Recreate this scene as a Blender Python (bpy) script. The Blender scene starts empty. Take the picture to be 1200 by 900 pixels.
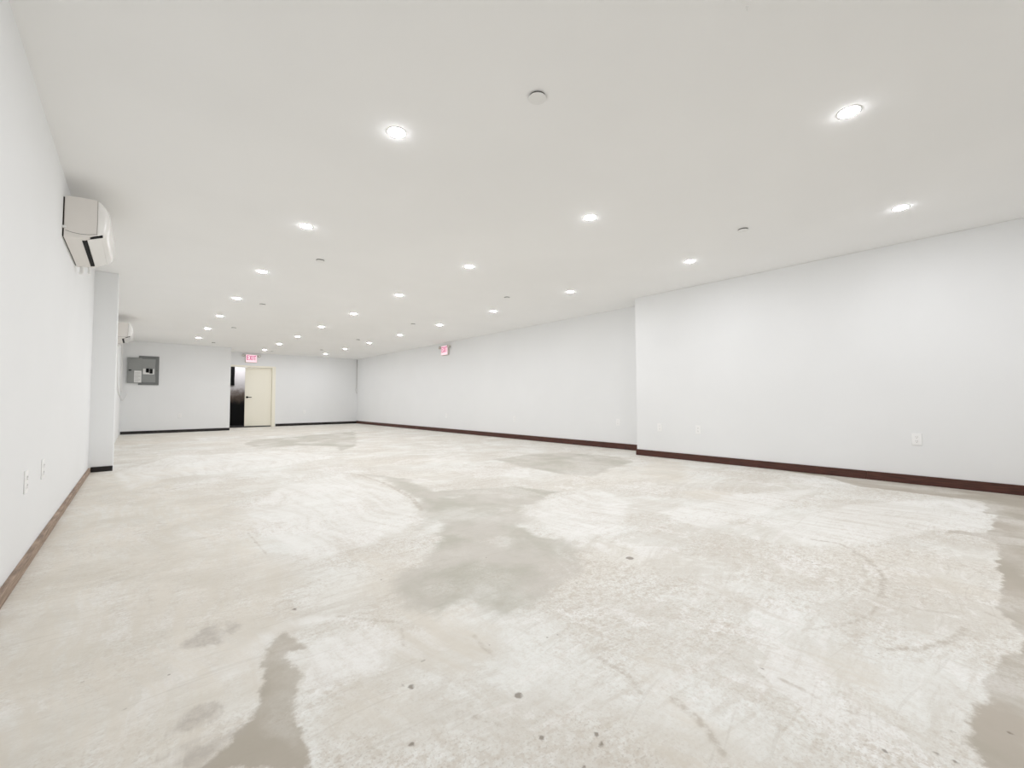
import bpy, bmesh, math, random
import numpy as np
from mathutils import Vector, Matrix

# ---------------------------------------------------------------- camera, world, exposure
SC = bpy.context.scene
COL = SC.collection
H = 2.44                                   # ceiling height
cam_data = bpy.data.cameras.new('camera')
cam = bpy.data.objects.new('camera', cam_data)
COL.objects.link(cam)
SC.camera = cam
cam_data.sensor_fit = 'HORIZONTAL'
cam_data.sensor_width = 36.0
cam_data.lens = 503.2 / 1200.0 * 36.0
cam_data.clip_start = 0.02
cam_data.clip_end = 100.0
YAW, PITCH, ROLL = 0.7179, 0.0389, -0.0032
cy, sy, cp, sp = math.cos(YAW), math.sin(YAW), math.cos(PITCH), math.sin(PITCH)
fwd = Vector((sy * cp, cy * cp, sp))
right = Vector((cy, -sy, 0.0))
up = right.cross(fwd)
cr, sr = math.cos(ROLL), math.sin(ROLL)
r2 = cr * right + sr * up
u2 = -sr * right + cr * up
M = Matrix((r2, u2, -fwd)).transposed().to_4x4()
M.translation = Vector((0, 0, 0.8418))
cam.matrix_world = M

world = bpy.data.worlds.new('world')
SC.world = world
world.use_nodes = True
world.node_tree.nodes['Background'].inputs[0].default_value = (0.6, 0.7, 0.85, 1)
world.node_tree.nodes['Background'].inputs[1].default_value = 0.0

SC.view_settings.view_transform = 'Standard'
SC.view_settings.look = 'None'
SC.view_settings.gamma = 1.0
SC.view_settings.use_curve_mapping = False
SC.view_settings.exposure = 0.0
LAMP = 330.0                               # emission of one downlight lens
LAMP_COLOR = (1.0, 1.008, 1.06)
SC.cycles.max_bounces = 10                 # a white room: let the light bounce on
SC.cycles.diffuse_bounces = 7
SC.cycles.caustics_reflective = False
SC.cycles.caustics_refractive = False

# ---------------------------------------------------------------- helpers
def s2l(c):
    return tuple(((v / 12.92) if v <= 0.04045 else ((v + 0.055) / 1.055) ** 2.4) for v in c)

def rgb(r, g, b):
    return s2l((r / 255, g / 255, b / 255)) + (1.0,)

class N:
    """small node-tree writer"""
    def __init__(self, name):
        self.m = bpy.data.materials.new(name)
        self.m.use_nodes = True
        self.t = self.m.node_tree
        self.b = self.t.nodes['Principled BSDF']
    def node(self, kind, **kw):
        n = self.t.nodes.new(kind)
        for k, v in kw.items():
            setattr(n, k, v)
        return n
    def put(self, sock, v):
        if hasattr(v, 'is_output') or isinstance(v, bpy.types.NodeSocket):
            self.t.links.new(v, sock)
        else:
            sock.default_value = v
    def math(self, op, a, b=0.0, c=None, clamp=False):
        n = self.node('ShaderNodeMath', operation=op, use_clamp=clamp)
        self.put(n.inputs[0], a); self.put(n.inputs[1], b)
        if c is not None: self.put(n.inputs[2], c)
        return n.outputs[0]
    def step(self, v, lo, hi, a=0.0, b=1.0):
        n = self.node('ShaderNodeMapRange', interpolation_type='SMOOTHSTEP')
        self.put(n.inputs[0], v)
        for i, x in zip((1, 2, 3, 4), (lo, hi, a, b)): n.inputs[i].default_value = x
        return n.outputs[0]
    def mix(self, f, a, b):
        n = self.node('ShaderNodeMix', data_type='RGBA')
        self.put(n.inputs[0], f); self.put(n.inputs[6], a); self.put(n.inputs[7], b)
        return n.outputs[2]
    def coords(self, scale=(1, 1, 1), rot=0.0, warp=0.0, warp_scale=0.6):
        g = self.node('ShaderNodeNewGeometry').outputs['Position']
        if warp:
            w = self.noise(g, warp_scale, 1).node.outputs['Color']
            s = self.node('ShaderNodeVectorMath', operation='SUBTRACT')
            self.put(s.inputs[0], w); s.inputs[1].default_value = (.5, .5, .5)
            k = self.node('ShaderNodeVectorMath', operation='SCALE')
            self.put(k.inputs[0], s.outputs[0]); k.inputs['Scale'].default_value = warp
            a = self.node('ShaderNodeVectorMath', operation='ADD')
            self.put(a.inputs[0], g); self.put(a.inputs[1], k.outputs[0])
            g = a.outputs[0]
        mp = self.node('ShaderNodeMapping')
        self.put(mp.inputs[0], g)
        mp.inputs['Rotation'].default_value = (0, 0, rot)
        mp.inputs['Scale'].default_value = scale
        return mp.outputs[0]
    def noise(self, vec, scale, detail=4, rough=0.55, dist=0.0):
        n = self.node('ShaderNodeTexNoise')
        if vec is not None: self.put(n.inputs['Vector'], vec)
        n.inputs['Scale'].default_value = scale
        n.inputs['Detail'].default_value = detail
        n.inputs['Roughness'].default_value = rough
        n.inputs['Distortion'].default_value = dist
        return n.outputs[0]
    def attr(self, name):
        n = self.node('ShaderNodeAttribute', attribute_name=name)
        return n.outputs['Fac']
    def done(self, color, rough=0.6, bump=None, strength=0.1, dist=0.002, metallic=0.0, spec=0.5):
        self.put(self.b.inputs['Base Color'], color)
        self.put(self.b.inputs['Roughness'], rough)
        self.b.inputs['Metallic'].default_value = metallic
        self.b.inputs['Specular IOR Level'].default_value = spec
        if bump is not None:
            n = self.node('ShaderNodeBump')
            n.inputs['Strength'].default_value = strength
            n.inputs['Distance'].default_value = dist
            self.put(n.inputs['Height'], bump)
            self.put(self.b.inputs['Normal'], n.outputs[0])
        return self.m

def plain(name, col, rough=0.5, var=0.04, scale=20.0, metallic=0.0, bump=0.0, spec=0.5):
    n = N(name)
    f = n.noise(n.coords(), scale, 4)
    d = tuple(v * (1 - var) for v in col[:3]) + (1,)
    return n.done(n.mix(f, d, col), rough, f if bump else None, bump, 0.001, metallic, spec)

def glow(name, col, strength, base=(0.8, 0.8, 0.8)):
    n = N(name)
    n.b.inputs['Base Color'].default_value = base + (1,)
    n.b.inputs['Emission Color'].default_value = tuple(col[:3]) + (1,)
    n.b.inputs['Emission Strength'].default_value = strength
    return n.m

def obj(name, bm, mat, parent=None, smooth=False, loc=None):
    me = bpy.data.meshes.new(name)
    bmesh.ops.recalc_face_normals(bm, faces=bm.faces)
    bm.to_mesh(me); bm.free()
    me.materials.append(mat)
    if smooth:
        for p in me.polygons: p.use_smooth = True
    o = bpy.data.objects.new(name, me)
    COL.objects.link(o)
    if parent is not None: o.parent = parent
    if loc is not None: o.location = loc
    return o

def add_box(bm, lo, hi, bevel=0.0, segs=2):
    r = bmesh.ops.create_cube(bm, size=1.0)
    vs = r['verts']
    for v in vs:
        v.co = Vector([lo[i] + (v.co[i] + 0.5) * (hi[i] - lo[i]) for i in range(3)])
    if bevel:
        es = list({e for v in vs for e in v.link_edges})
        bmesh.ops.bevel(bm, geom=es, offset=bevel, segments=segs, profile=0.5, affect='EDGES')
    return bm

def box(lo, hi, bevel=0.0, segs=2):
    return add_box(bmesh.new(), lo, hi, bevel, segs)

def add_lathe(bm, prof, seg=40, mat=None):
    """prof: (r, z) pairs, closed at r=0 ends when given"""
    rings = []
    start = len(bm.verts)
    for r, z in prof:
        if r < 1e-6:
            rings.append([bm.verts.new((0, 0, z))])
        else:
            rings.append([bm.verts.new((r * math.cos(2 * math.pi * k / seg), r * math.sin(2 * math.pi * k / seg), z)) for k in range(seg)])
    for a, b in zip(rings, rings[1:]):
        for k in range(seg):
            k2 = (k + 1) % seg
            if len(a) == 1 and len(b) == 1: continue
            if len(a) == 1: bm.faces.new((a[0], b[k], b[k2]))
            elif len(b) == 1: bm.faces.new((a[k], a[k2], b[0]))
            else: bm.faces.new((a[k], a[k2], b[k2], b[k]))
    if mat is not None:
        for r in rings:
            for v in r: v.co = mat @ v.co
    return bm

def lathe(prof, seg=40, mat=None):
    return add_lathe(bmesh.new(), prof, seg, mat)

def add_tube(bm, pts, r, seg=10):
    pts = [Vector(p) for p in pts]
    rings = []
    n = None
    for i, p in enumerate(pts):
        t = (pts[min(i + 1, len(pts) - 1)] - pts[max(i - 1, 0)]).normalized()
        if n is None:
            n = t.orthogonal().normalized()
        else:
            n = (n - t * n.dot(t)).normalized()
        b = t.cross(n)
        rings.append([bm.verts.new(p + r * (math.cos(2 * math.pi * k / seg) * n + math.sin(2 * math.pi * k / seg) * b)) for k in range(seg)])
    for a, c in zip(rings, rings[1:]):
        for k in range(seg):
            bm.faces.new((a[k], a[(k + 1) % seg], c[(k + 1) % seg], c[k]))
    bm.faces.new(rings[0]); bm.faces.new(rings[-1])
    return bm

def spline(pts, n=8):
    """Catmull-Rom through pts"""
    P = [Vector(p) for p in pts]
    out = []
    for i in range(len(P) - 1):
        p0, p1, p2, p3 = P[max(i - 1, 0)], P[i], P[i + 1], P[min(i + 2, len(P) - 1)]
        for k in range(n):
            t = k / n
            out.append(0.5 * ((2 * p1) + (p2 - p0) * t + (2 * p0 - 5 * p1 + 4 * p2 - p3) * t * t + (3 * p1 - p0 - 3 * p2 + p3) * t ** 3))
    out.append(P[-1])
    return out

def add_prism(bm, outline, axis, a, b, bevel=0.0):
    """extrude a 2D outline along an axis ('x','y','z') from a to b; outline is in the two other axes in order"""
    def put(u, v, w):
        return {'x': (w, u, v), 'y': (u, w, v), 'z': (u, v, w)}[axis]
    A = [bm.verts.new(put(u, v, a)) for u, v in outline]
    B = [bm.verts.new(put(u, v, b)) for u, v in outline]
    fa = bm.faces.new(A); fb = bm.faces.new(B)
    n = len(A)
    for k in range(n):
        bm.faces.new((A[k], A[(k + 1) % n], B[(k + 1) % n], B[k]))
    if bevel:
        es = list(fa.edges) + list(fb.edges)
        bmesh.ops.bevel(bm, geom=es, offset=bevel, segments=2, profile=0.5, affect='EDGES')
    return bm

def thing(name, label, cat, loc=(0, 0, 0), rotz=0.0, group=None):
    o = bpy.data.objects.new(name, None)
    COL.objects.link(o)
    o.location = loc; o.rotation_euler = (0, 0, rotz)
    o['label'] = label; o['category'] = cat
    if group: o['group'] = group
    return o

def tag(o, label, cat, group=None):
    o['label'] = label; o['category'] = cat
    if group: o['group'] = group
    return o

def struct(name, bm, mat, parent=None):
    o = obj(name, bm, mat, parent)
    if parent is None: o['kind'] = 'structure'
    return o

def dup(root, loc, rotz, label):
    r = root.copy(); COL.objects.link(r)
    r.location = loc; r.rotation_euler = (0, 0, rotz)
    r['label'] = label
    for ch in list(root.children):
        c = ch.copy(); COL.objects.link(c); c.parent = r
        for g in list(ch.children):
            d = g.copy(); COL.objects.link(d); d.parent = c
    return r

# ---------------------------------------------------------------- materials
def paint(name, col, rough=0.75):
    n = N(name)
    v = n.coords()
    big = n.noise(v, 0.7, 3)
    c = n.mix(n.step(big, 0.3, 0.7), tuple(x * 0.975 for x in col[:3]) + (1,), col)
    return n.done(c, rough, spec=0.0)

M_WALL = paint('white_wall_paint', rgb(240, 241, 241))
M_CEIL = paint('white_ceiling_paint', rgb(248, 248, 247), 0.85)

def floor_mat():
    n = N('patched_concrete')
    base = n.coords()
    warped = n.coords(warp=0.6, warp_scale=0.9)
    big = n.noise(base, 0.55, 2)
    mid = n.noise(warped, 2.3, 6, 0.62)
    fine = n.noise(base, 26.0, 5, 0.75)
    grit = n.noise(base, 110.0, 1, 0.6)
    mulm = lambda f, k: n.math('MULTIPLY', f, k)
    streak_a = n.noise(n.coords(scale=(1.0, 6.5, 1.0), rot=0.55, warp=1.1, warp_scale=0.55), 3.2, 6, 0.68)
    streak_b = n.noise(n.coords(scale=(5.5, 0.8, 1.0), rot=0.30, warp=0.9, warp_scale=0.7), 2.6, 6, 0.68)
    white, pale, cream = rgb(231, 231, 226), rgb(221, 219, 212), rgb(226, 220, 209)
    grey, greige, dark = rgb(172, 164, 150), rgb(206, 201, 191), rgb(180, 173, 164)
    c = n.mix(n.step(mid, 0.40, 0.62), white, pale)
    c = n.mix(mulm(n.step(big, 0.45, 0.68), 0.5), c, cream)
    # overlapping coats with their own edges
    lay1 = n.noise(n.coords(scale=(1, 1.4, 1), rot=0.5, warp=0.8, warp_scale=0.8), 1.1, 7, 0.62)
    lay2 = n.noise(n.coords(scale=(1.3, 1, 1), rot=-0.4, warp=1.0, warp_scale=0.6), 1.6, 7, 0.6)
    c = n.mix(mulm(n.step(lay1, 0.525, 0.55), 0.38), c, greige)
    c = n.mix(mulm(n.step(lay2, 0.56, 0.575), 0.5), c, rgb(242, 241, 238))
    c = n.mix(mulm(n.step(streak_a, 0.52, 0.66), 0.42), c, greige)
    c = n.mix(mulm(n.step(streak_b, 0.53, 0.66), 0.35), c, rgb(203, 196, 184))
    c = n.mix(mulm(n.step(streak_a, 0.46, 0.36), 0.35), c, rgb(242, 240, 237))
    # worn, speckled skim coat
    worn = n.step(n.noise(warped, 1.3, 4, 0.6), 0.40, 0.58, 0.25, 1.0)
    c = n.mix(mulm(mulm(n.step(fine, 0.50, 0.60), worn), 0.62), c, rgb(198, 189, 176))
    c = n.mix(mulm(mulm(n.step(fine, 0.44, 0.36), worn), 0.35), c, rgb(246, 245, 242))
    c = n.mix(mulm(n.step(grit, 0.55, 0.68), mulm(worn, 0.42)), c, rgb(170, 159, 145))
    grain = n.noise(base, 62.0, 3, 0.7)
    c = n.mix(mulm(n.step(grain, 0.42, 0.60), mulm(worn, 0.46)), c, rgb(200, 191, 178))
    edge = n.noise(base, 7.0, 6, 0.7)
    jit = n.math('SUBTRACT', edge, 0.5)
    # beige stained areas: soft edge
    bs = n.math('ADD', n.attr('beige'), mulm(n.math('SUBTRACT', mid, 0.5), 0.6))
    bm_ = n.step(bs, -0.10, 0.08)
    c = n.mix(mulm(bm_, n.step(streak_b, 0.36, 0.62, 0.25, 0.8)), c, n.mix(n.step(mid, 0.35, 0.65), rgb(225, 219, 208), rgb(212, 206, 194)))
    # bright trowelled smears and faint bare patches
    ls = n.math('ADD', n.attr('light'), mulm(jit, 0.16))
    c = n.mix(mulm(n.step(ls, -0.03, 0.05), n.step(streak_b, 0.36, 0.62, 0.6, 0.25)), c, rgb(240, 239, 235))
    fs = n.math('ADD', n.attr('faint'), n.math('ADD', mulm(jit, 0.16), mulm(n.math('SUBTRACT', mid, 0.5), 0.35)))
    c = n.mix(mulm(n.step(fs, -0.045, 0.055), n.step(lay2, 0.42, 0.62, 0.9, 0.5)), c, n.mix(n.step(mid, 0.38, 0.62), rgb(180, 177, 164), rgb(198, 193, 184)))
    # bare smooth slab where the skim coat stops: crisp ragged edge
    ss = n.math('ADD', n.attr('smooth'), mulm(jit, 0.13))
    sm = n.step(ss, -0.010, 0.012)
    slab = n.mix(n.step(n.noise(warped, 2.0, 4), 0.38, 0.62), grey, rgb(179, 170, 157))
    c = n.mix(mulm(sm, n.step(lay2, 0.42, 0.60, 0.95, 0.5)), c, slab)
    ds = n.math('ADD', n.attr('dark'), n.math('ADD', mulm(jit, 0.10), mulm(n.math('SUBTRACT', streak_b, 0.5), 0.12)))
    c = n.mix(mulm(n.step(ds, -0.018, 0.022), n.step(fine, 0.40, 0.60, 0.75, 0.4)), c, dark)
    st = n.math('ADD', n.attr('stroke'), mulm(jit, 0.014))
    c = n.mix(mulm(n.step(st, -0.008, 0.008), n.step(fine, 0.38, 0.60, 0.1, 0.7)), c, rgb(184, 175, 162))
    # hairline scratches
    for rot, k in ((0.9, 0.12), (-0.35, 0.14)):
        sc = n.noise(n.coords(scale=(1.0, 22.0, 1.0), rot=rot, warp=0.35, warp_scale=1.1), 2.4, 1, 0.5)
        c = n.mix(mulm(n.step(sc, 0.67, 0.72), k), c, rgb(172, 163, 150))
    # pits
    vo = n.node('ShaderNodeTexVoronoi', feature='F1')
    n.put(vo.inputs['Vector'], base); vo.inputs['Scale'].default_value = 9.0
    sel = n.node('ShaderNodeSeparateColor'); n.put(sel.inputs[0], vo.outputs['Color'])
    rad = mulm(n.math('SUBTRACT', sel.outputs[0], 0.60, clamp=True), 0.13)
    hole = n.math('LESS_THAN', n.math('ADD', vo.outputs['Distance'], mulm(n.math('SUBTRACT', fine, .5), 0.06)), rad)
    c = n.mix(mulm(hole, 0.6), c, rgb(130, 120, 106))
    ps = n.math('ADD', n.attr('pit'), mulm(n.math('SUBTRACT', fine, .5), 0.012))
    c = n.mix(mulm(n.step(ps, -0.004, 0.002), 0.75), c, rgb(118, 107, 93))
    return n.done(c, 0.6, n.noise(base, 40.0, 3), 0.12, 0.002, spec=0.35)
M_FLOOR = floor_mat()

def wood(name, a, b, axis_scale, rough=0.5):
    n = N(name)
    f = n.noise(n.coords(scale=axis_scale), 6.0, 6, 0.65)
    return n.done(n.mix(n.step(f, 0.3, 0.7), a, b), rough, f, 0.1, 0.001)
M_DARKWOOD = wood('dark_brown_base_wood', rgb(52, 24, 16), rgb(92, 50, 36), (1, 1, 30), 0.55)
M_BLACKBASE = wood('black_base_vinyl', rgb(16, 12, 10), rgb(30, 22, 19), (1, 1, 30), 0.5)
M_RAWWOOD = wood('raw_base_wood', rgb(128, 110, 96), rgb(176, 154, 135), (6, 1, 20), 0.7)
M_TRIM = plain('white_trim', rgb(240, 240, 238), 0.45, 0.02)
M_PLASTIC = plain('white_plastic', rgb(247, 247, 246), 0.4, 0.01)
M_SLOT = plain('grey_slot', rgb(150, 148, 144), 0.7, 0.05)
M_ACBODY = plain('glossy_white_plastic', rgb(244, 243, 240), 0.18, 0.01, spec=0.7)
M_ACSIDE = plain('satin_white_plastic', rgb(236, 232, 227), 0.4, 0.015)
M_BLACK = plain('black_plastic', rgb(10, 10, 10), 0.7, 0.2, spec=0.2)
M_SEAM = plain('grey_seam', rgb(120, 116, 110), 0.7, 0.1)
M_SHADOWGAP = plain('dark_metal_plate', rgb(62, 56, 50), 0.7, 0.1)
M_CREAM = plain('cream_door_paint', rgb(246, 242, 227), 0.45, 0.02, 3.0)
M_STEEL = plain('grey_panel_enamel', rgb(150, 152, 150), 0.45, 0.06, 8.0)
M_STEELD = plain('dark_grey_panel_enamel', rgb(118, 120, 119), 0.5, 0.06, 8.0)
M_PAPER = plain('paper_label', rgb(236, 236, 234), 0.8, 0.03)
M_INK = plain('grey_print', rgb(150, 150, 150), 0.8, 0.05)
M_LENS = glow('led_lens', LAMP_COLOR, LAMP)
M_SIGNFACE = glow('lit_sign_face', (1.0, 0.68, 0.76), 0.92, (0.25, 0.22, 0.22))
M_SIGNTEXT = glow('lit_red_letter', (0.80, 0.12, 0.34), 0.62, (0.15, 0.02, 0.04))
M_SIGNBODY = plain('sign_housing', rgb(205, 198, 190), 0.45, 0.03)
M_HEAD = plain('lamp_head_plastic', rgb(196, 190, 180), 0.45, 0.03)
M_HEADLENS = plain('lamp_head_lens', rgb(225, 224, 218), 0.15, 0.03)

# floor patches traced in metres (x, y)
PATCH = {'smooth': [[(5.672, 1.306), (5.303, 0.948), (5.297, 0.624), (5.272, 0.144), (4.993, 0.11), (4.737, 0.127), (4.73, 0.054), (4.413, 0.081), (4.231, 0.079), (4.024, 0.112), (3.96, 0.258), (3.887, 0.264), (3.891, 0.118), (3.84, 0.057), (3.539, 0.043), (3.387, 0.053), (3.118, 0.038), (2.808, 0.043), (2.695, 0.039), (2.62, 0.033), (2.504, 0.004), (2.371, -0.015), (2.235, -0.015), (2.157, 0.039), (2.061, 0.047), (1.954, 0.072), (1.9, 0.079), (1.846, 0.065), (1.784, 0.062), (1.664, 0.084), (1.652, 0.099), (1.623, 0.081), (1.581, 0.081), (1.543, 0.105), (1.542, 0.08), (1.481, 0.061), (1.3, -0.6), (5.86, -0.6), (5.86, 1.9)],
  [(0.425, 1.755), (0.442, 1.687), (0.453, 1.593), (0.408, 1.606), (0.394, 1.58), (0.406, 1.497), (0.389, 1.413), (0.36, 1.349), (0.336, 1.295), (0.336, 1.215), (0.327, 1.126), (0.317, 1.063), (0.121, 1.235), (0.177, 1.265), (0.228, 1.329), (0.266, 1.378), (0.326, 1.578), (0.375, 1.717)]],
 'faint': [[(1.305, 2.214), (1.603, 2.551), (1.71, 2.401), (1.992, 2.286), (1.939, 1.902), (1.983, 1.691), (1.796, 1.509), (1.654, 1.434), (1.428, 1.35), (1.269, 1.297), (1.155, 1.266), (1.058, 1.316), (1.035, 1.465), (0.912, 1.481), (0.858, 1.622), (0.898, 1.819), (0.992, 1.965), (1.135, 1.984)],
  [(3.87, 4.807), (4.488, 4.943), (5.14, 4.741), (5.434, 4.202), (5.395, 3.707), (5.144, 3.33), (4.397, 3.208), (3.81, 3.02), (3.686, 3.403), (3.705, 3.892)],
  [(1.947, 4.982), (2.06, 4.606), (1.903, 3.85), (1.838, 3.333), (1.651, 2.931), (1.413, 2.56), (1.598, 2.61), (1.639, 2.358), (2.023, 2.231), (2.363, 2.56), (2.965, 2.707), (2.86, 3.152), (2.414, 3.389), (2.098, 3.518), (2.228, 4.326)],
  [(1.643, 10.008), (1.897, 10.784), (2.648, 11.11), (4.658, 11.991), (3.142, 8.027), (2.614, 7.421), (2.812, 8.224), (2.354, 8.871), (1.653, 8.78)]],
 'dark': [[(0.144, 1.891), (0.191, 1.988), (0.24, 2.011), (0.263, 1.925), (0.244, 1.829), (0.195, 1.829), (0.156, 1.855)],
  [(0.074, 1.413), (0.085, 1.435), (0.104, 1.468), (0.133, 1.49), (0.181, 1.486), (0.206, 1.447), (0.21, 1.417), (0.175, 1.386), (0.153, 1.4), (0.174, 1.417), (0.127, 1.408), (0.092, 1.41)],
  [(0.078, 1.291), (0.12, 1.315), (0.164, 1.329), (0.212, 1.348), (0.255, 1.345), (0.22, 1.307), (0.174, 1.268), (0.138, 1.243)],
  [(0.059, 1.336), (0.114, 1.35), (0.166, 1.35), (0.198, 1.381), (0.257, 1.37), (0.202, 1.357), (0.169, 1.334), (0.113, 1.338)],
  [(0.27, 1.98), (0.304, 1.929), (0.283, 1.878), (0.269, 1.92)]],
 'beige': [[(-0.398, 2.705), (-0.407, 3.309), (-0.408, 4.189), (-0.421, 6.9), (0.167, 6.519), (0.417, 4.403), (0.656, 3.823), (0.594, 3.172), (0.591, 2.665), (0.565, 2.304), (0.495, 2.013), (0.393, 1.752), (0.331, 1.575), (0.266, 1.378), (0.136, 1.222), (-0.435, 1.724), (-0.406, 2.114)],
  [(4.647, 3.071), (5.432, 3.179), (5.857, 3.144), (4.712, 2.32), (4.331, 2.387), (4.332, 2.665)],
  [(3.775, 1.982), (4.102, 1.921), (4.031, 1.678), (3.738, 1.642), (3.626, 1.835)],
  [(0.018, 4.788), (0.283, 4.834), (0.634, 4.679), (0.598, 4.062), (0.457, 4.001), (0.264, 4.001), (0.037, 4.122)],
  [(-0.166, 6.619), (0.24, 6.896), (0.975, 6.871), (0.545, 6.457), (0.065, 6.276)],
  [(-0.341, 14.285), (2.07, 14.724), (6.205, 15.984), (5.279, 13.501), (2.91, 11.779), (1.406, 12.635), (0.275, 11.283), (-0.27, 11.486)],
  [(1.263, 0.781), (1.236, 0.679), (1.184, 0.625), (1.156, 0.552), (1.138, 0.489), (1.068, 0.432), (1.034, 0.446), (1.002, 0.506), (1.046, 0.589), (1.131, 0.661), (1.168, 0.752)],
  [(0.796, 1.648), (0.943, 1.668), (1.086, 1.464), (0.942, 1.195), (0.79, 1.155), (0.756, 1.308), (0.755, 1.395)],
  [(0.923, 2.326), (1.006, 2.296), (1.002, 1.985), (0.943, 1.668), (0.856, 1.693), (0.827, 1.883)],
  [(0.448, 1.24), (0.523, 1.244), (0.598, 1.178), (0.548, 1.13), (0.468, 1.138), (0.42, 1.16)],
  [(2.8, 0.388), (2.817, 0.24), (2.877, 0.037), (2.778, 0.042), (2.658, 0.175), (2.713, 0.332)],
  [(1.705, 0.391), (1.781, 0.339), (1.779, 0.296), (1.658, 0.268), (1.579, 0.289), (1.616, 0.33)]],
 'light': [[(1.811, 2.596), (1.969, 2.548), (2.059, 2.344), (1.934, 2.255), (1.753, 2.362)],
  [(2.326, 2.465), (2.654, 2.6), (3.353, 2.597), (3.063, 2.028), (2.416, 1.667), (2.047, 1.718), (2.015, 1.976)],
  [(0.344, 1.803), (0.438, 1.848), (0.565, 1.806), (0.724, 1.647), (0.556, 1.726), (0.416, 1.754), (0.324, 1.629), (0.267, 1.574), (0.216, 1.566), (0.201, 1.621), (0.267, 1.724)],
  [(0.065, 1.331), (0.118, 1.358), (0.158, 1.36), (0.147, 1.333), (0.114, 1.307), (0.096, 1.266), (0.056, 1.295)],
  [(1.793, 5.044), (1.87, 4.283), (1.839, 3.652), (1.679, 3.045), (1.372, 2.6), (1.027, 2.462), (0.688, 2.413), (0.613, 3.277), (0.676, 3.944), (1.101, 4.74)],
  [(-0.209, 6.94), (0.413, 8.466), (1.891, 8.179), (2.368, 6.671), (1.327, 6.151), (0.302, 6.099), (-0.043, 5.499)],
  [(0.4, 1.574), (0.533, 1.651), (0.721, 1.564), (0.697, 1.377), (0.574, 1.303), (0.462, 1.349)],
  [(3.226, 1.074), (4.397, 0.831), (5.114, 0.39), (4.84, 0.076), (4.452, 0.06), (4.145, 0.124), (3.89, 0.302), (3.122, 0.597), (2.904, 0.791)],
  [(2.973, 1.747), (4.01, 1.604), (4.918, 1.186), (3.592, 1.193), (2.789, 1.334)]]}
STROKE = [([(3.091, 0.788), (3.122, 0.656), (2.954, 0.529), (2.795, 0.435), (2.68, 0.4), (2.541, 0.386), (2.413, 0.376)], 0.012), ([(1.878, 0.5), (1.982, 0.433), (2.104, 0.391), (2.195, 0.373), (2.29, 0.364)], 0.007), ([(1.915, 0.295), (2.029, 0.2), (2.136, 0.16), (2.214, 0.135), (2.317, 0.121)], 0.012), ([(2.545, 0.118), (2.555, 0.082), (2.512, 0.03)], 0.006), ([(3.88, 0.263), (3.991, 0.212), (3.915, 0.118)], 0.014), ([(0.611, 1.747), (0.688, 1.644), (0.775, 1.533)], 0.006), ([(0.761, 1.504), (0.739, 1.446), (0.709, 1.387)], 0.003), ([(0.674, 0.997), (0.709, 0.937), (0.739, 0.86)], 0.008), ([(1.462, 0.316), (1.487, 0.26), (1.494, 0.19)], 0.004), ([(1.482, 0.469), (1.48, 0.424), (1.47, 0.376)], 0.006), ([(1.835, 5.164), (1.939, 4.911), (1.936, 4.224), (1.885, 3.814)], 0.02), ([(1.885, 3.814), (1.805, 3.363), (1.673, 2.98)], 0.02), ([(0.373, 3.21), (0.556, 3.229), (0.559, 2.693)], 0.004), ([(0.929, 1.278), (0.911, 1.188), (0.912, 1.135)], 0.007), ([(0.125, 5.196), (0.402, 5.371), (0.493, 5.466)], 0.012), ([(1.521, 0.676), (1.475, 0.576), (1.449, 0.493)], 0.006), ([(1.158, 0.905), (1.156, 0.789), (1.114, 0.713)], 0.01), ([(1.158, 0.637), (1.132, 0.552), (1.071, 0.461)], 0.012), ([(2.451, 0.443), (2.382, 0.243), (2.46, 0.129)], 0.005), ([(1.795, 1.629), (1.825, 1.533)], 0.006)]
PIT = [((2.002, 1.341), 0.02), ((1.498, 0.527), 0.006), ((0.842, 0.939), 0.012), ((0.781, 0.785), 0.008), ((0.894, 0.704), 0.007), ((1.45, 0.134), 0.006), ((0.629, 1.175), 0.01), ((0.612, 1.201), 0.006), ((1.681, 0.015), 0.007), ((1.156, 1.085), 0.006), ((1.121, 1.094), 0.005), ((0.501, 1.918), 0.01), ((0.984, 1.131), 0.006), ((1.452, 0.1), 0.006), ((0.931, 0.612), 0.006), ((0.874, 0.675), 0.007), ((0.34, 1.425), 0.004), ((-0.106, 1.85), 0.005), ((-0.133, 1.675), 0.005), ((-0.203, 1.967), 0.004), ((-0.006, 1.609), 0.006), ((1.576, 0.111), 0.006), ((0.526, 0.982), 0.007), ((0.791, 0.663), 0.007), ((1.083, 0.419), 0.006), ((1.37, 0.214), 0.005), ((0.718, 1.269), 0.008), ((0.937, 1.199), 0.006)]

# ---------------------------------------------------------------- the floor, with its patches laid out in metres
XL, XLR, XR, XRR = -0.42, -0.325, 5.85, 6.33      # left wall, left wall at the rear, right wall, right wall at the rear
YF, YP0, YP1, YJ, YB, YD = -3.2, 7.22, 7.52, 3.76, 15.0, 16.25
XB = 2.07                                        # right end of the back-left wall block
XC = 6.33

def sd_poly(X, Y, poly):
    """signed distance, positive inside"""
    d = np.full(X.shape, 1e9); inside = np.zeros(X.shape, bool)
    n = len(poly)
    for i in range(n):
        ax, ay = poly[i]; bx, by = poly[(i + 1) % n]
        ex, ey = bx - ax, by - ay
        t = np.clip(((X - ax) * ex + (Y - ay) * ey) / (ex * ex + ey * ey + 1e-12), 0, 1)
        d = np.minimum(d, np.hypot(X - ax - t * ex, Y - ay - t * ey))
        c = ((ay > Y) != (by > Y)) & (X < ex * (Y - ay) / (ey if abs(ey) > 1e-12 else 1e-12) + ax)
        inside ^= c
    return np.where(inside, d, -d)

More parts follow.
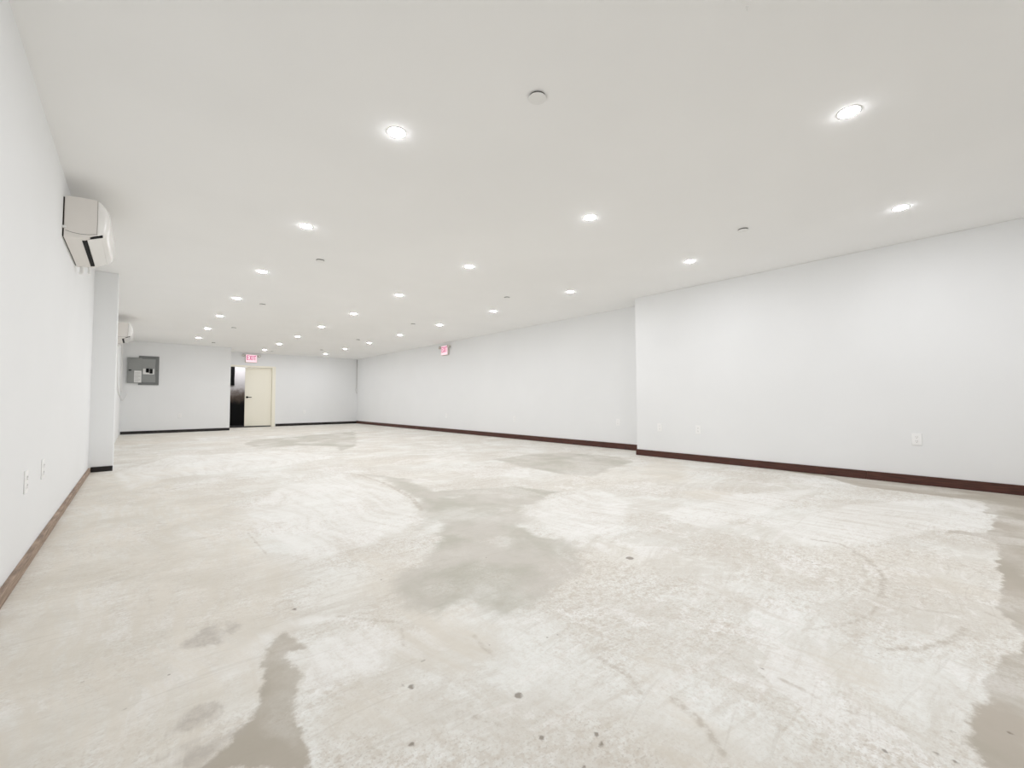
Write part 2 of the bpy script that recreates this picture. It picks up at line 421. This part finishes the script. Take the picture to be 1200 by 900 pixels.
def sd_line(X, Y, pts):
    d = np.full(X.shape, 1e9)
    for (ax, ay), (bx, by) in zip(pts, pts[1:]):
        ex, ey = bx - ax, by - ay
        t = np.clip(((X - ax) * ex + (Y - ay) * ey) / (ex * ex + ey * ey + 1e-12), 0, 1)
        d = np.minimum(d, np.hypot(X - ax - t * ex, Y - ay - t * ey))
    return d

def build_floor():
    xs = np.concatenate([np.arange(XL - 0.1, 3.4, 0.014), np.arange(3.4, XRR + 0.12, 0.03)])
    ys = np.concatenate([np.arange(YF - 0.1, -0.15, 0.2), np.arange(-0.15, 2.6, 0.014), np.arange(2.6, 6, 0.03), np.arange(6, YD + 0.14, 0.08)])
    gx, gy = np.meshgrid(xs, ys)
    X, Y = gx.ravel(), gy.ravel()
    nx, ny = len(xs), len(ys)
    co = np.stack([X, Y, np.zeros_like(X)], 1).astype(np.float32)
    i, j = np.meshgrid(np.arange(nx - 1), np.arange(ny - 1))
    a = (j * nx + i).ravel()
    quads = np.stack([a, a + 1, a + nx + 1, a + nx], 1).astype(np.int32)
    me = bpy.data.meshes.new('floor')
    me.vertices.add(len(co)); me.vertices.foreach_set('co', co.ravel())
    me.loops.add(quads.size); me.loops.foreach_set('vertex_index', quads.ravel())
    me.polygons.add(len(quads))
    me.polygons.foreach_set('loop_start', np.arange(0, quads.size, 4, dtype=np.int32))
    me.update(calc_edges=True)
    me.materials.append(M_FLOOR)
    def put(name, v):
        at = me.attributes.new(name, 'FLOAT', 'POINT')
        at.data.foreach_set('value', np.clip(v, -0.5, 0.5).astype(np.float32))
    for k, polys in PATCH.items():
        v = np.full(X.shape, -1.0)
        for p in polys: v = np.maximum(v, sd_poly(X, Y, p))
        put(k, v)
    v = np.full(X.shape, -1.0)
    for pts, hw in STROKE: v = np.maximum(v, hw - sd_line(X, Y, pts))
    put('stroke', v)
    v = np.full(X.shape, -1.0)
    for (px, py), r in PIT: v = np.maximum(v, r - np.hypot(X - px, Y - py))
    put('pit', v)
    o = bpy.data.objects.new('floor', me)
    COL.objects.link(o); o['kind'] = 'structure'
build_floor()

# ---------------------------------------------------------------- ceiling and walls
struct('ceiling', box((XL - 0.2, YF - 0.2, H), (XRR + 0.3, YD + 0.12, H + 0.12)), M_CEIL)
struct('wall_left', box((XL - 0.15, YF - 0.15, 0), (XL, YP0, H)), M_WALL)
struct('wall_left_pilaster', box((XL - 0.15, YP0, 0), (-0.205, YP1, H), 0.004), M_WALL)
struct('wall_left_rear', box((XL - 0.15, YP1, 0), (XLR, YB, H)), M_WALL)
struct('wall_back_left', box((XL - 0.15, YB, 0), (XB, YD + 0.1, H), 0.004), M_WALL)
struct('wall_right', box((XR, YF - 0.15, 0), (XRR + 0.2, YJ, H), 0.004), M_WALL)
struct('wall_right_rear', box((XRR, YJ, 0), (XRR + 0.2, YD + 0.1, H)), M_WALL)
struct('wall_front', box((XL, YF - 0.15, 0), (XR, YF, H)), M_WALL)
DX0, DX1, DZ = 2.17, 3.45, 1.985                 # door opening
bm = bmesh.new()
add_box(bm, (XB, YD, DZ), (XRR, YD + 0.1, H))
add_box(bm, (XB, YD, 0), (DX0, YD + 0.1, DZ))
add_box(bm, (DX1, YD, 0), (XRR, YD + 0.1, DZ))
struct('wall_back', bm, M_WALL)

# baseboards
def base_x(name, x, s, y0, y1, h, t, mat, parts=1):
    bm = bmesh.new()
    ys = [y0 + (y1 - y0) * k / parts for k in range(parts + 1)]
    for a, b in zip(ys, ys[1:]):
        add_box(bm, (min(x, x + s * t), a + (0.0015 if a > y0 else 0), 0), (max(x, x + s * t), b, h), 0.002, 1)
    return struct(name, bm, mat)
def base_y(name, y, x0, x1, h, t, mat):
    return struct(name, box((x0, y - t, 0), (x1, y, h), 0.002, 1), mat)
base_x('baseboard_right', XR, -1, YF, YJ + 0.012, 0.088, 0.014, M_DARKWOOD, 5)
base_x('baseboard_right_rear', XRR, -1, YJ, YD, 0.098, 0.014, M_DARKWOOD, 6)
base_x('baseboard_left', XL, 1, YF, YP0, 0.052, 0.022, M_RAWWOOD, 4)
base_y('baseboard_pilaster', YP0, XL + 0.022, -0.205, 0.062, 0.012, M_BLACKBASE)
base_y('baseboard_back_left', YB, XLR + 0.02, XB, 0.075, 0.013, M_BLACKBASE)
base_y('baseboard_back', YD, DX1 + 0.1, XRR - 0.014, 0.085, 0.013, M_BLACKBASE)

# ---------------------------------------------------------------- the doorway and the dark vestibule behind it
d = bpy.data.objects.new('door_1', None); COL.objects.link(d); d['kind'] = 'structure'
bm = bmesh.new()
FW = 0.10
add_box(bm, (DX1 - 0.02, YD - 0.016, 0), (DX1 + FW - 0.02, YD + 0.11, DZ + 0.035), 0.003, 1)
add_box(bm, (DX0 - 0.06, YD - 0.016, 0), (DX0 + 0.02, YD + 0.11, DZ + 0.035), 0.003, 1)
add_box(bm, (DX0 + 0.02, YD - 0.016, DZ - 0.02), (DX1 - 0.02, YD + 0.11, DZ + 0.035), 0.003, 1)
obj('door_frame', bm, M_CREAM, d)
LW, LH = 0.765, 1.93
bm = bmesh.new()
add_box(bm, (-LW, 0, 0.035), (0, 0.042, 0.035 + LH - 0.006), 0.003, 1)
lo = obj('door_leaf', bm, M_CREAM, d, loc=(DX1 - 0.024, YD + 0.055, 0))
lo.rotation_euler = (0, 0, -math.radians(7))
bm = bmesh.new()
hx, hz = -LW + 0.065, 0.985
add_lathe(bm, [(0, 0), (0.033, 0), (0.033, 0.008), (0.030, 0.012), (0.014, 0.014), (0.012, 0.05), (0, 0.05)], 24,
          Matrix.Translation((hx, 0, hz)) @ Matrix.Rotation(math.radians(90), 4, 'X'))
add_box(bm, (hx - 0.012, -0.062, hz - 0.012), (hx + 0.128, -0.044, hz + 0.011), 0.006, 2)
h = obj('door_handle', bm, M_BLACK, lo)
h['label'] = 'black lever handle'
bm = bmesh.new()
for z in (0.25, 1.0, 1.75):
    add_box(bm, (-0.004, -0.008, z - 0.045), (0.012, 0.006, z + 0.045), 0.003, 1)
obj('hinge', bm, M_CREAM, lo)

VX0, VX1, VY = 1.3, 4.4, 18.1
M_VFLOOR = plain('dark_vestibule_floor', rgb(28, 27, 26), 0.7, 0.3, 6.0)
def vestibule_wall_mat():  # wall colour runs from black low down through brown to near white, ragged by noise
    n = N('graded_vestibule_paint')
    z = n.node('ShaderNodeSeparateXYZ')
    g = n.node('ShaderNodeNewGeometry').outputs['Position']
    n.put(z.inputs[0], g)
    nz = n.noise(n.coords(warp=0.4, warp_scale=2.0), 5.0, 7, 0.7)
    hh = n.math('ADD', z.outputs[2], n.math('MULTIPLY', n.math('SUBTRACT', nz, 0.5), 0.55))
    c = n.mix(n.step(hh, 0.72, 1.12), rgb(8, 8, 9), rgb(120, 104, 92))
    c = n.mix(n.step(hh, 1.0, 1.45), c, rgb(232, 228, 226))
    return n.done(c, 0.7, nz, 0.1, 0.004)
M_VWALL = vestibule_wall_mat()
struct('floor_vestibule', box((VX0, YD + 0.1, -0.1), (VX1, VY + 0.1, 0.0)), M_VFLOOR)
struct('ceiling_vestibule', box((VX0, YD + 0.12, H), (VX1, VY + 0.1, H + 0.1)), M_CEIL)
bm = bmesh.new()
struct('wall_vestibule_back', box((VX0, VY, 0), (VX1, VY + 0.1, H)), M_VWALL)
struct('wall_vestibule_left', box((VX0 - 0.1, YD + 0.1, 0), (VX0, VY + 0.1, H)), M_VWALL)
struct('wall_vestibule_right', box((VX1, YD + 0.1, 0), (VX1 + 0.1, VY + 0.1, H)), M_VWALL)

# ---------------------------------------------------------------- recessed downlights
def make_downlight(label):
    t = thing('downlight', label, 'ceiling light', (0, 0, H), 0, 'recessed downlights in the ceiling')
    obj('trim_ring', lathe([(0.045, -0.0005), (0.0480, -0.0009), (0.054, -0.0012), (0.0585, -0.0008), (0.0595, 0.0)], 32), M_TRIM, t, True)
    obj('lens', lathe([(0.0485, -0.0010), (0.0465, -0.0021), (0.036, -0.0044), (0.018, -0.0056), (0, -0.0060)], 24), M_LENS, t, True)
    return t
ORD = ['nearest', 'second', 'third', 'fourth', 'fifth', 'sixth', 'seventh', 'eighth', 'ninth', 'tenth']
ROWS = [('left row', 1.128, 0, 7), ('middle row', 2.947, -1, 8), ('right row', 4.767, -1, 8)]
X_NOTE = {'left row': 'row nearest the wall air conditioners', 'middle row': 'middle row of the ceiling', 'right row': 'row nearest the long right wall'}
first = None
used = False
for row, x, i0, i1 in ROWS:
    seen = list(range(i0, i1))
    for k, i in enumerate(seen):
        if k == len(seen) - 1: lab = 'lit round white downlight, the farthest of the ' + X_NOTE[row]
        elif k == 0: lab = 'lit round white downlight, nearest the viewer in the ' + X_NOTE[row]
        else: lab = 'lit round white downlight, %s from the viewer in the %s' % (ORD[k], X_NOTE[row])
        y = 2.331 + 1.8132 * i
        if first is None:
            first = make_downlight(lab); first.location = (x, y, H)
        else:
            dup(first, (x, y, H), 0, lab)
for x, y in ((1.128, 0.518), (1.128, -1.295), (2.947, -1.295), (4.767, -1.295)):  # unseen lamps carrying the grid on, added to brighten the near end
    dup(first, (x, y, H), 0, 'unseen downlight added for brightness, overhead beyond the edge of the picture, behind the viewer')
# two unseen lamps added to brighten the vestibule
dup(first, (2.45, 17.6, H), 0, 'added downlight brightening the vestibule behind the doorway, on its left')
dup(first, (3.15, 17.6, H), 0, 'added downlight brightening the vestibule behind the doorway, on its right')

# ---------------------------------------------------------------- concealed sprinkler covers
def make_cover(label):
    t = thing('sprinkler_cover', label, 'sprinkler cover', (0, 0, H), 0, 'flat round sprinkler covers in the ceiling')
    c = obj('recess_cup', lathe([(0.042, 0.0), (0.042, -0.0105), (0.0, -0.0105)], 32), M_SHADOWGAP, t)
    c['label'] = 'dark recess behind the cover'
    obj('cover_plate', lathe([(0.0, -0.009), (0.046, -0.009), (0.0475, -0.0105), (0.046, -0.0125), (0, -0.0135)], 32), M_TRIM, t)
    return t
CV = [(1.55, 1.565), (1.53, 5.05), (1.52, 7.97), (1.545, 10.91), (1.53, 14.04)]
CW = [(4.245, 1.56), (4.278, 5.01), (4.275, 8.0), (4.29, 10.99), (4.294, 13.9)]
fc = None
for note, lst in (('between the left and middle downlights', CV), ('between the middle and right downlights', CW)):
    for k, (x, y) in enumerate(lst):
        lab = ('flat white sprinkler cover, farthest of those ' if k == len(lst) - 1 else 'flat white sprinkler cover, %s of those ' % ('nearest' if k == 0 else ORD[k] + ' nearest')) + note
        if fc is None:
            fc = make_cover(lab); fc.location = (x, y, H)
        else:
            dup(fc, (x, y, H), 0, lab)
dup(fc, (3.216, 15.3, H), 0, 'flat white sprinkler cover above the far exit door')

# ---------------------------------------------------------------- wall air conditioners
def make_ac(label):
    # local: x out of the wall, y along it (0 = near end), z up from the unit's bottom edge at the wall
    L = 0.90
    t = thing('air_conditioner', label, 'air conditioner', (0, 0, 0), 0, 'wall mounted split air conditioners')
    obj('mounting_plate', box((0.0, 0.012, 0.022), (0.0085, L - 0.012, 0.298)), M_SHADOWGAP, t)
    prof = [(0.008, 0.012), (0.008, 0.306), (0.09, 0.314), (0.165, 0.318), (0.178, 0.315), (0.178, 0.062), (0.11, 0.024)]
    bm = bmesh.new()
    add_prism(bm, prof, 'y', 0.0, L, 0.004)
    obj('body', bm, M_ACSIDE, t)
    # glossy front shell, rounded in profile and towards both ends
    fp = [(p.x, p.y) for p in spline([(0.176, 0.3175, 0), (0.208, 0.301, 0), (0.2335, 0.256, 0), (0.2415, 0.19, 0), (0.2395, 0.125, 0), (0.229, 0.086, 0), (0.204, 0.0635, 0), (0.180, 0.058, 0)], 5)]
    ys = [0.0005, 0.004, 0.011, 0.022, 0.037, 0.055, 0.075]
    ys = ys + [L * k / 6 for k in range(1, 6)] + [L - y for y in reversed(ys)]
    bm = bmesh.new()
    secs = []
    for y in ys:
        q = min(1.0, min(y, L - y) / 0.075)
        k = math.sqrt(max(0.0, 1 - (1 - q) ** 2))
        secs.append([bm.verts.new((0.177 + (x - 0.177) * (0.06 + 0.94 * k), y, 0.19 + (z - 0.19) * (0.985 + 0.015 * k))) for x, z in fp])
    for A, B in zip(secs, secs[1:]):
        for k in range(len(fp) - 1):
            bm.faces.new((A[k], A[k + 1], B[k + 1], B[k]))
        bm.faces.new((A[0], B[0], B[-1], A[-1]))
    bm.faces.new(secs[0]); bm.faces.new(secs[-1])
    obj('front_panel', bm, M_ACBODY, t, True)
    # seam of the lower casing, wavy, on both end faces
    for y in (-0.0008, L + 0.0008):
        bm = bmesh.new()
        add_tube(bm, [(x, y, z) for x, z in [(0.016, 0.060), (0.05, 0.052), (0.09, 0.050), (0.13, 0.055), (0.174, 0.067)]], 0.0013, 6)
        obj('casing_seam', bm, M_SEAM, t)
    bm = bmesh.new()
    add_tube(bm, [(0.1745, -0.0004, 0.314), (0.1755, -0.0004, 0.25), (0.176, -0.0004, 0.20), (0.1755, -0.0004, 0.066)], 0.0008, 6)
    obj('panel_seam', bm, M_SEAM, t)
    # underside: air outlet slot with louver flap
    def under(x): return 0.024 + (x - 0.11) * (0.058 - 0.024) / 0.075 if x > 0.11 else 0.012 + (x - 0.014) * 0.012 / 0.096
    bm = bmesh.new()
    add_prism(bm, [(0.096, under(0.096) - 0.003), (0.096, under(0.096) + 0.002), (0.121, under(0.121) + 0.002), (0.121, under(0.121) - 0.003)], 'y', 0.06, L - 0.06)
    obj('outlet_slot', bm, M_BLACK, t)
    bm = bmesh.new()
    add_prism(bm, [(0.124, under(0.124) - 0.004), (0.124, under(0.124) + 0.001), (0.192, under(0.185) + 0.006), (0.195, under(0.185) + 0.001)], 'y', 0.045, L - 0.045, 0.001)
    obj('louver', bm, M_ACBODY, t)
    bm = bmesh.new()
    add_prism(bm, [(0.140, under(0.140) - 0.0015), (0.205, 0.0625), (0.205, 0.072), (0.140, under(0.140) + 0.004)], 'y', 0.008, 0.044)
    obj('louver_gap', bm, M_BLACK, t)
    # mounting clip at the wall and pipe stubs at the far end
    obj('wall_clip', box((0.0, -0.012, 0.075), (0.02, 0.012, 0.09), 0.002, 1), M_TRIM, t)
    bm = bmesh.new()
    add_tube(bm, [(0.04, L - 0.02, 0.03), (0.04, L - 0.02, -0.03), (0.03, L - 0.015, -0.05)], 0.012, 10)
    add_tube(bm, [(0.085, L - 0.02, 0.03), (0.085, L - 0.02, -0.035)], 0.009, 10)
    obj('pipe_stub', bm, M_TRIM, t)
    return t
ac = make_ac('large glossy white wall air conditioner on the near left wall')
ac.location = (XL, 4.28, 1.985)
dup(ac, (XLR, 10.5, 1.975), 0, 'white wall air conditioner half hidden behind the left pilaster')

# ---------------------------------------------------------------- exit signs with emergency lamp heads
def letter(bm, ch, x, z, w, h, s, y):
    def bar(x0, z0, x1, z1):
        dx, dz = x1 - x0, z1 - z0
        l = math.hypot(dx, dz); nx, nz = -dz / l * s / 2, dx / l * s / 2
        add_prism(bm, [(x0 + nx, z0 + nz), (x1 + nx, z1 + nz), (x1 - nx, z1 - nz), (x0 - nx, z0 - nz)], 'y', y, y + 0.003)
    if ch == 'E':
        bar(x + s / 2, z, x + s / 2, z + h)
        for zz in (z + s / 2, z + h / 2, z + h - s / 2): bar(x + s, zz, x + w, zz)
    if ch == 'X':
        bar(x + s * .4, z, x + w - s * .4, z + h); bar(x + s * .4, z + h, x + w - s * .4, z)
    if ch == 'I': bar(x + w / 2, z, x + w / 2, z + h)
    if ch == 'T':
        bar(x + w / 2, z, x + w / 2, z + h - s); bar(x, z + h - s / 2, x + w, z + h - s / 2)

def make_exit(label):
    # local: face towards -y, back on y=0, x to the right, z from the sign's bottom
    t = thing('exit_sign', label, 'exit sign', (0, 0, 0), 0, 'lit exit signs with emergency lamp heads')
    W_, H_, T_ = 0.33, 0.265, 0.055
    obj('housing', box((-W_ / 2, -T_, 0), (W_ / 2, 0, H_), 0.008, 2), M_SIGNBODY, t)
    f = obj('face', box((-W_ / 2 + 0.008, -T_ - 0.002, 0.010), (W_ / 2 - 0.008, -T_ + 0.002, H_ - 0.008), 0.001, 1), M_SIGNFACE, t)
    f['label'] = 'glowing pale pink face'
    bm = bmesh.new()
    h, s, z = 0.150, 0.022, 0.080
    x = -0.132
    for ch, w in (('E', 0.062), ('X', 0.076), ('I', 0.026), ('T', 0.064)):
        letter(bm, ch, x, z, w, h, s, -T_ - 0.0045)
        x += w + 0.012
    obj('lettering', bm, M_SIGNTEXT, t)['label'] = 'red letters EXIT'
    obj('bracket', box((-0.21, -0.035, H_ - 0.045), (0.21, -0.004, H_ - 0.018), 0.004, 1), M_SIGNBODY, t)
    for s_ in (-1, 1):
        R = Matrix.Translation((s_ * 0.222, -0.055, H_ - 0.045)) @ Matrix.Rotation(math.radians(80), 4, 'X') @ Matrix.Rotation(math.radians(s_ * 18), 4, 'Y')
        hd = obj('lamp_head', lathe([(0, -0.03), (0.024, -0.03), (0.036, -0.012), (0.042, 0.02), (0.042, 0.03), (0.037, 0.032), (0.037, 0.026)], 24, R), M_HEAD, t, False)
        obj('head_lens', lathe([(0.0372, 0.024), (0.02, 0.029), (0, 0.031)], 24, R), M_HEADLENS, hd, True)
    return t
ex = make_exit('glowing pink EXIT sign above the far cream door')
ex.location = (2.80, YD, 2.118)
dup(ex, (XRR, 9.98, 2.085), math.radians(-90), 'glowing pink EXIT sign on the long right wall under the ceiling')

# ---------------------------------------------------------------- electrical panel
p = thing('electrical_panel', 'open grey electrical breaker panel on the white back wall', 'electrical panel', (0, YB, 0))
PX0, PX1, PZ0, PZ1 = 0.015, 0.432, 1.29, 2.06
bm = bmesh.new()
IX0, IX1, IZ0, IZ1 = 0.075, 0.365, 1.36, 1.985
add_box(bm, (PX0, -0.022, PZ0), (IX0, 0, PZ1), 0.002, 1)
add_box(bm, (IX1, -0.022, PZ0), (PX1, 0, PZ1), 0.002, 1)
add_box(bm, (IX0, -0.022, PZ0), (IX1, 0, IZ0), 0.002, 1)
add_box(bm, (IX0, -0.022, IZ1), (IX1, 0, PZ1), 0.002, 1)
obj('front_cover', bm, M_STEELD, p)
obj('dead_front', box((IX0, -0.010, IZ0), (IX1, 0, IZ1)), M_STEEL, p)
obj('breaker_strip', box((0.105, -0.016, 1.575), (0.335, -0.009, 1.725), 0.001, 1), M_PAPER, p)
for x0, z0, z1 in ((0.165, 1.622, 1.728), (0.240, 1.600, 1.722)):
    b = obj('breaker', box((x0, -0.034, z0), (x0 + 0.062, -0.014, z1), 0.003, 1), M_BLACK, p)
    obj('toggle', box((x0 + 0.02, -0.046, z0 + 0.035), (x0 + 0.042, -0.033, z0 + 0.065), 0.002, 1), M_BLACK, b)
obj('cover_screw', lathe([(0, 0.0), (0.010, 0.0), (0.010, 0.004), (0, 0.005)], 16, Matrix.Translation((0.392, -0.021, 1.675)) @ Matrix.Rotation(math.radians(90), 4, 'X')), M_SHADOWGAP, p)
# the door, swung open flat to the left
bm = bmesh.new()
add_box(bm, (-0.205, -0.034, 1.335), (0.080, -0.024, 2.005), 0.002, 1)
add_box(bm, (-0.205, -0.050, 1.335), (-0.197, -0.034, 2.005))
add_box(bm, (-0.205, -0.050, 1.335), (0.080, -0.034, 1.343))
add_box(bm, (-0.205, -0.050, 1.997), (0.080, -0.034, 2.005))
dr = obj('panel_door', bm, M_STEEL, p)
obj('latch', box((-0.180, -0.056, 1.66), (-0.125, -0.034, 1.685), 0.004, 1), M_BLACK, dr)
lb = obj('directory_label', box((-0.068, -0.0358, 1.352), (0.076, -0.0338, 1.662)), M_PAPER, dr)
lb['label'] = 'white paper circuit directory'
bm = bmesh.new()
for k in range(9):
    add_box(bm, (-0.055, -0.0364, 1.385 + k * 0.028), (-0.055 + (0.11 if k % 3 else 0.075), -0.0357, 1.391 + k * 0.028))
obj('printed_lines', bm, M_INK, lb)

# ---------------------------------------------------------------- outlets
def make_outlet(label):
    # local: plate faces -y, centred at the origin
    t = thing('wall_outlet', label, 'outlet', (0, 0, 0), 0, 'white duplex wall outlets')
    obj('cover_plate', box((-0.037, -0.006, -0.059), (0.037, 0, 0.059), 0.003, 2), M_PLASTIC, t)
    for z in (0.021, -0.021):
        pts = [(0.0165 * math.cos(a) , z + 0.0145 * max(-0.86, min(0.86, math.sin(a) * 1.1))) for a in [2 * math.pi * k / 28 for k in range(28)]]
        bm = bmesh.new(); add_prism(bm, pts, 'y', -0.0085, -0.0055)
        r = obj('receptacle', bm, M_PLASTIC, t)
        bm = bmesh.new()
        add_box(bm, (-0.008, -0.0092, z - 0.001), (-0.0055, -0.0082, z + 0.008))
        add_box(bm, (0.0055, -0.0092, z - 0.001), (0.008, -0.0082, z + 0.008))
        add_lathe(bm, [(0, 0), (0.0028, 0), (0.0028, 0.001), (0, 0.001)], 12, Matrix.Translation((0, -0.0083, z - 0.008)) @ Matrix.Rotation(math.radians(90), 4, 'X'))
        obj('slot', bm, M_SLOT, r)
    obj('screw', lathe([(0, 0), (0.003, 0), (0.003, 0.001), (0, 0.0012)], 12, Matrix.Translation((0, -0.0058, 0)) @ Matrix.Rotation(math.radians(90), 4, 'X')), M_TRIM, t)
    return t
A90 = math.radians(90)
ol = make_outlet('white outlet on the near right wall, well separated from the pair')
ol.location = (XR, 0.583, 0.446); ol.rotation_euler = (0, 0, -A90)
dup(ol, (XR, 2.79, 0.434), -A90, 'white outlet on the near right wall, right one of the pair')
dup(ol, (XR, 3.37, 0.440), -A90, 'white outlet on the near right wall, beside the corner of the jog')
dup(ol, (XRR, 4.44, 0.462), -A90, 'white outlet on the rear right wall, beside the jog')
dup(ol, (XRR, 7.17, 0.435), -A90, 'white outlet low on the rear right wall, midway along')
dup(ol, (XRR, 9.96, 0.445), -A90, 'white outlet on the rear right wall beneath the exit sign')
dup(ol, (XL, 3.30, 0.436), A90, 'white outlet on the near left wall, nearer the viewer')
dup(ol, (XL, 3.82, 0.440), A90, 'white outlet on the near left wall, nearer the pilaster')
dup(ol, (0.905, YB, 0.461), 0, 'white outlet on the back wall beneath the electrical panel')
dup(ol, (4.457, YD, 0.471), 0, 'white outlet on the back wall right of the cream door')

# ---------------------------------------------------------------- cables
bm = bmesh.new()
add_tube(bm, spline([(XLR + 0.013, 11.6, 2.1), (XLR + 0.013, 11.65, 1.6), (XLR + 0.013, 12.5, 1.12), (XLR + 0.013, 14.2, 0.98), (XLR + 0.03, YB - 0.02, 0.90), (-0.27, YB - 0.012, 0.88), (-0.21, YB - 0.012, 1.0), (-0.20, YB - 0.012, 1.06)], 10), 0.008, 8)
tag(obj('cable', bm, M_TRIM, None, True), 'thin white cable looping down the corner left of the electrical panel', 'cable')
bm = bmesh.new()
add_box(bm, (XLR, 14.86, 1.15), (XLR + 0.03, 14.90, 2.40), 0.003, 1)
add_box(bm, (XLR, 14.80, 1.11), (XLR + 0.045, 14.96, 1.15), 0.003, 1)
tag(obj('cable_conduit', bm, M_TRIM), 'white conduit running down the wall behind the pilaster', 'conduit')
bm = bmesh.new()
add_tube(bm, spline([(XRR - 0.02, YD - 0.015, H - 0.01), (XRR - 0.025, YD - 0.015, 1.9), (XRR - 0.03, YD - 0.016, 1.45), (XRR - 0.055, YD - 0.018, 1.27), (XRR - 0.03, YD - 0.02, 1.17), (XRR - 0.01, YD - 0.02, 1.14)], 8), 0.007, 8)
tag(obj('corner_cable', bm, plain('grey_cable', rgb(196, 196, 190), 0.6)), 'thin pale cable hanging in the far right corner', 'cable')

# black board high on the vestibule wall
bm = bmesh.new()
add_box(bm, (2.30, VY - 0.03, 1.42), (2.615, VY, 2.16), 0.004, 1)
tag(obj('black_board', bm, M_BLACK), 'black upright board at the upper left inside the dark doorway', 'board')
# small hook in the ceiling
t = thing('ceiling_hook', 'small grey hook in the ceiling at the top edge', 'hook', (1.832, 0.639, H))
obj('hook_base', lathe([(0, 0), (0.007, 0), (0.006, -0.002), (0, -0.003)], 20), M_TRIM, t)
bm = bmesh.new()
add_tube(bm, spline([(0, 0, -0.002), (0, 0, -0.005), (0.004, 0, -0.008), (0.006, 0, -0.011), (0.002, 0, -0.014), (-0.003, 0, -0.012)], 6), 0.0012, 8)
obj('hook_wire', bm, M_TRIM, t, True)
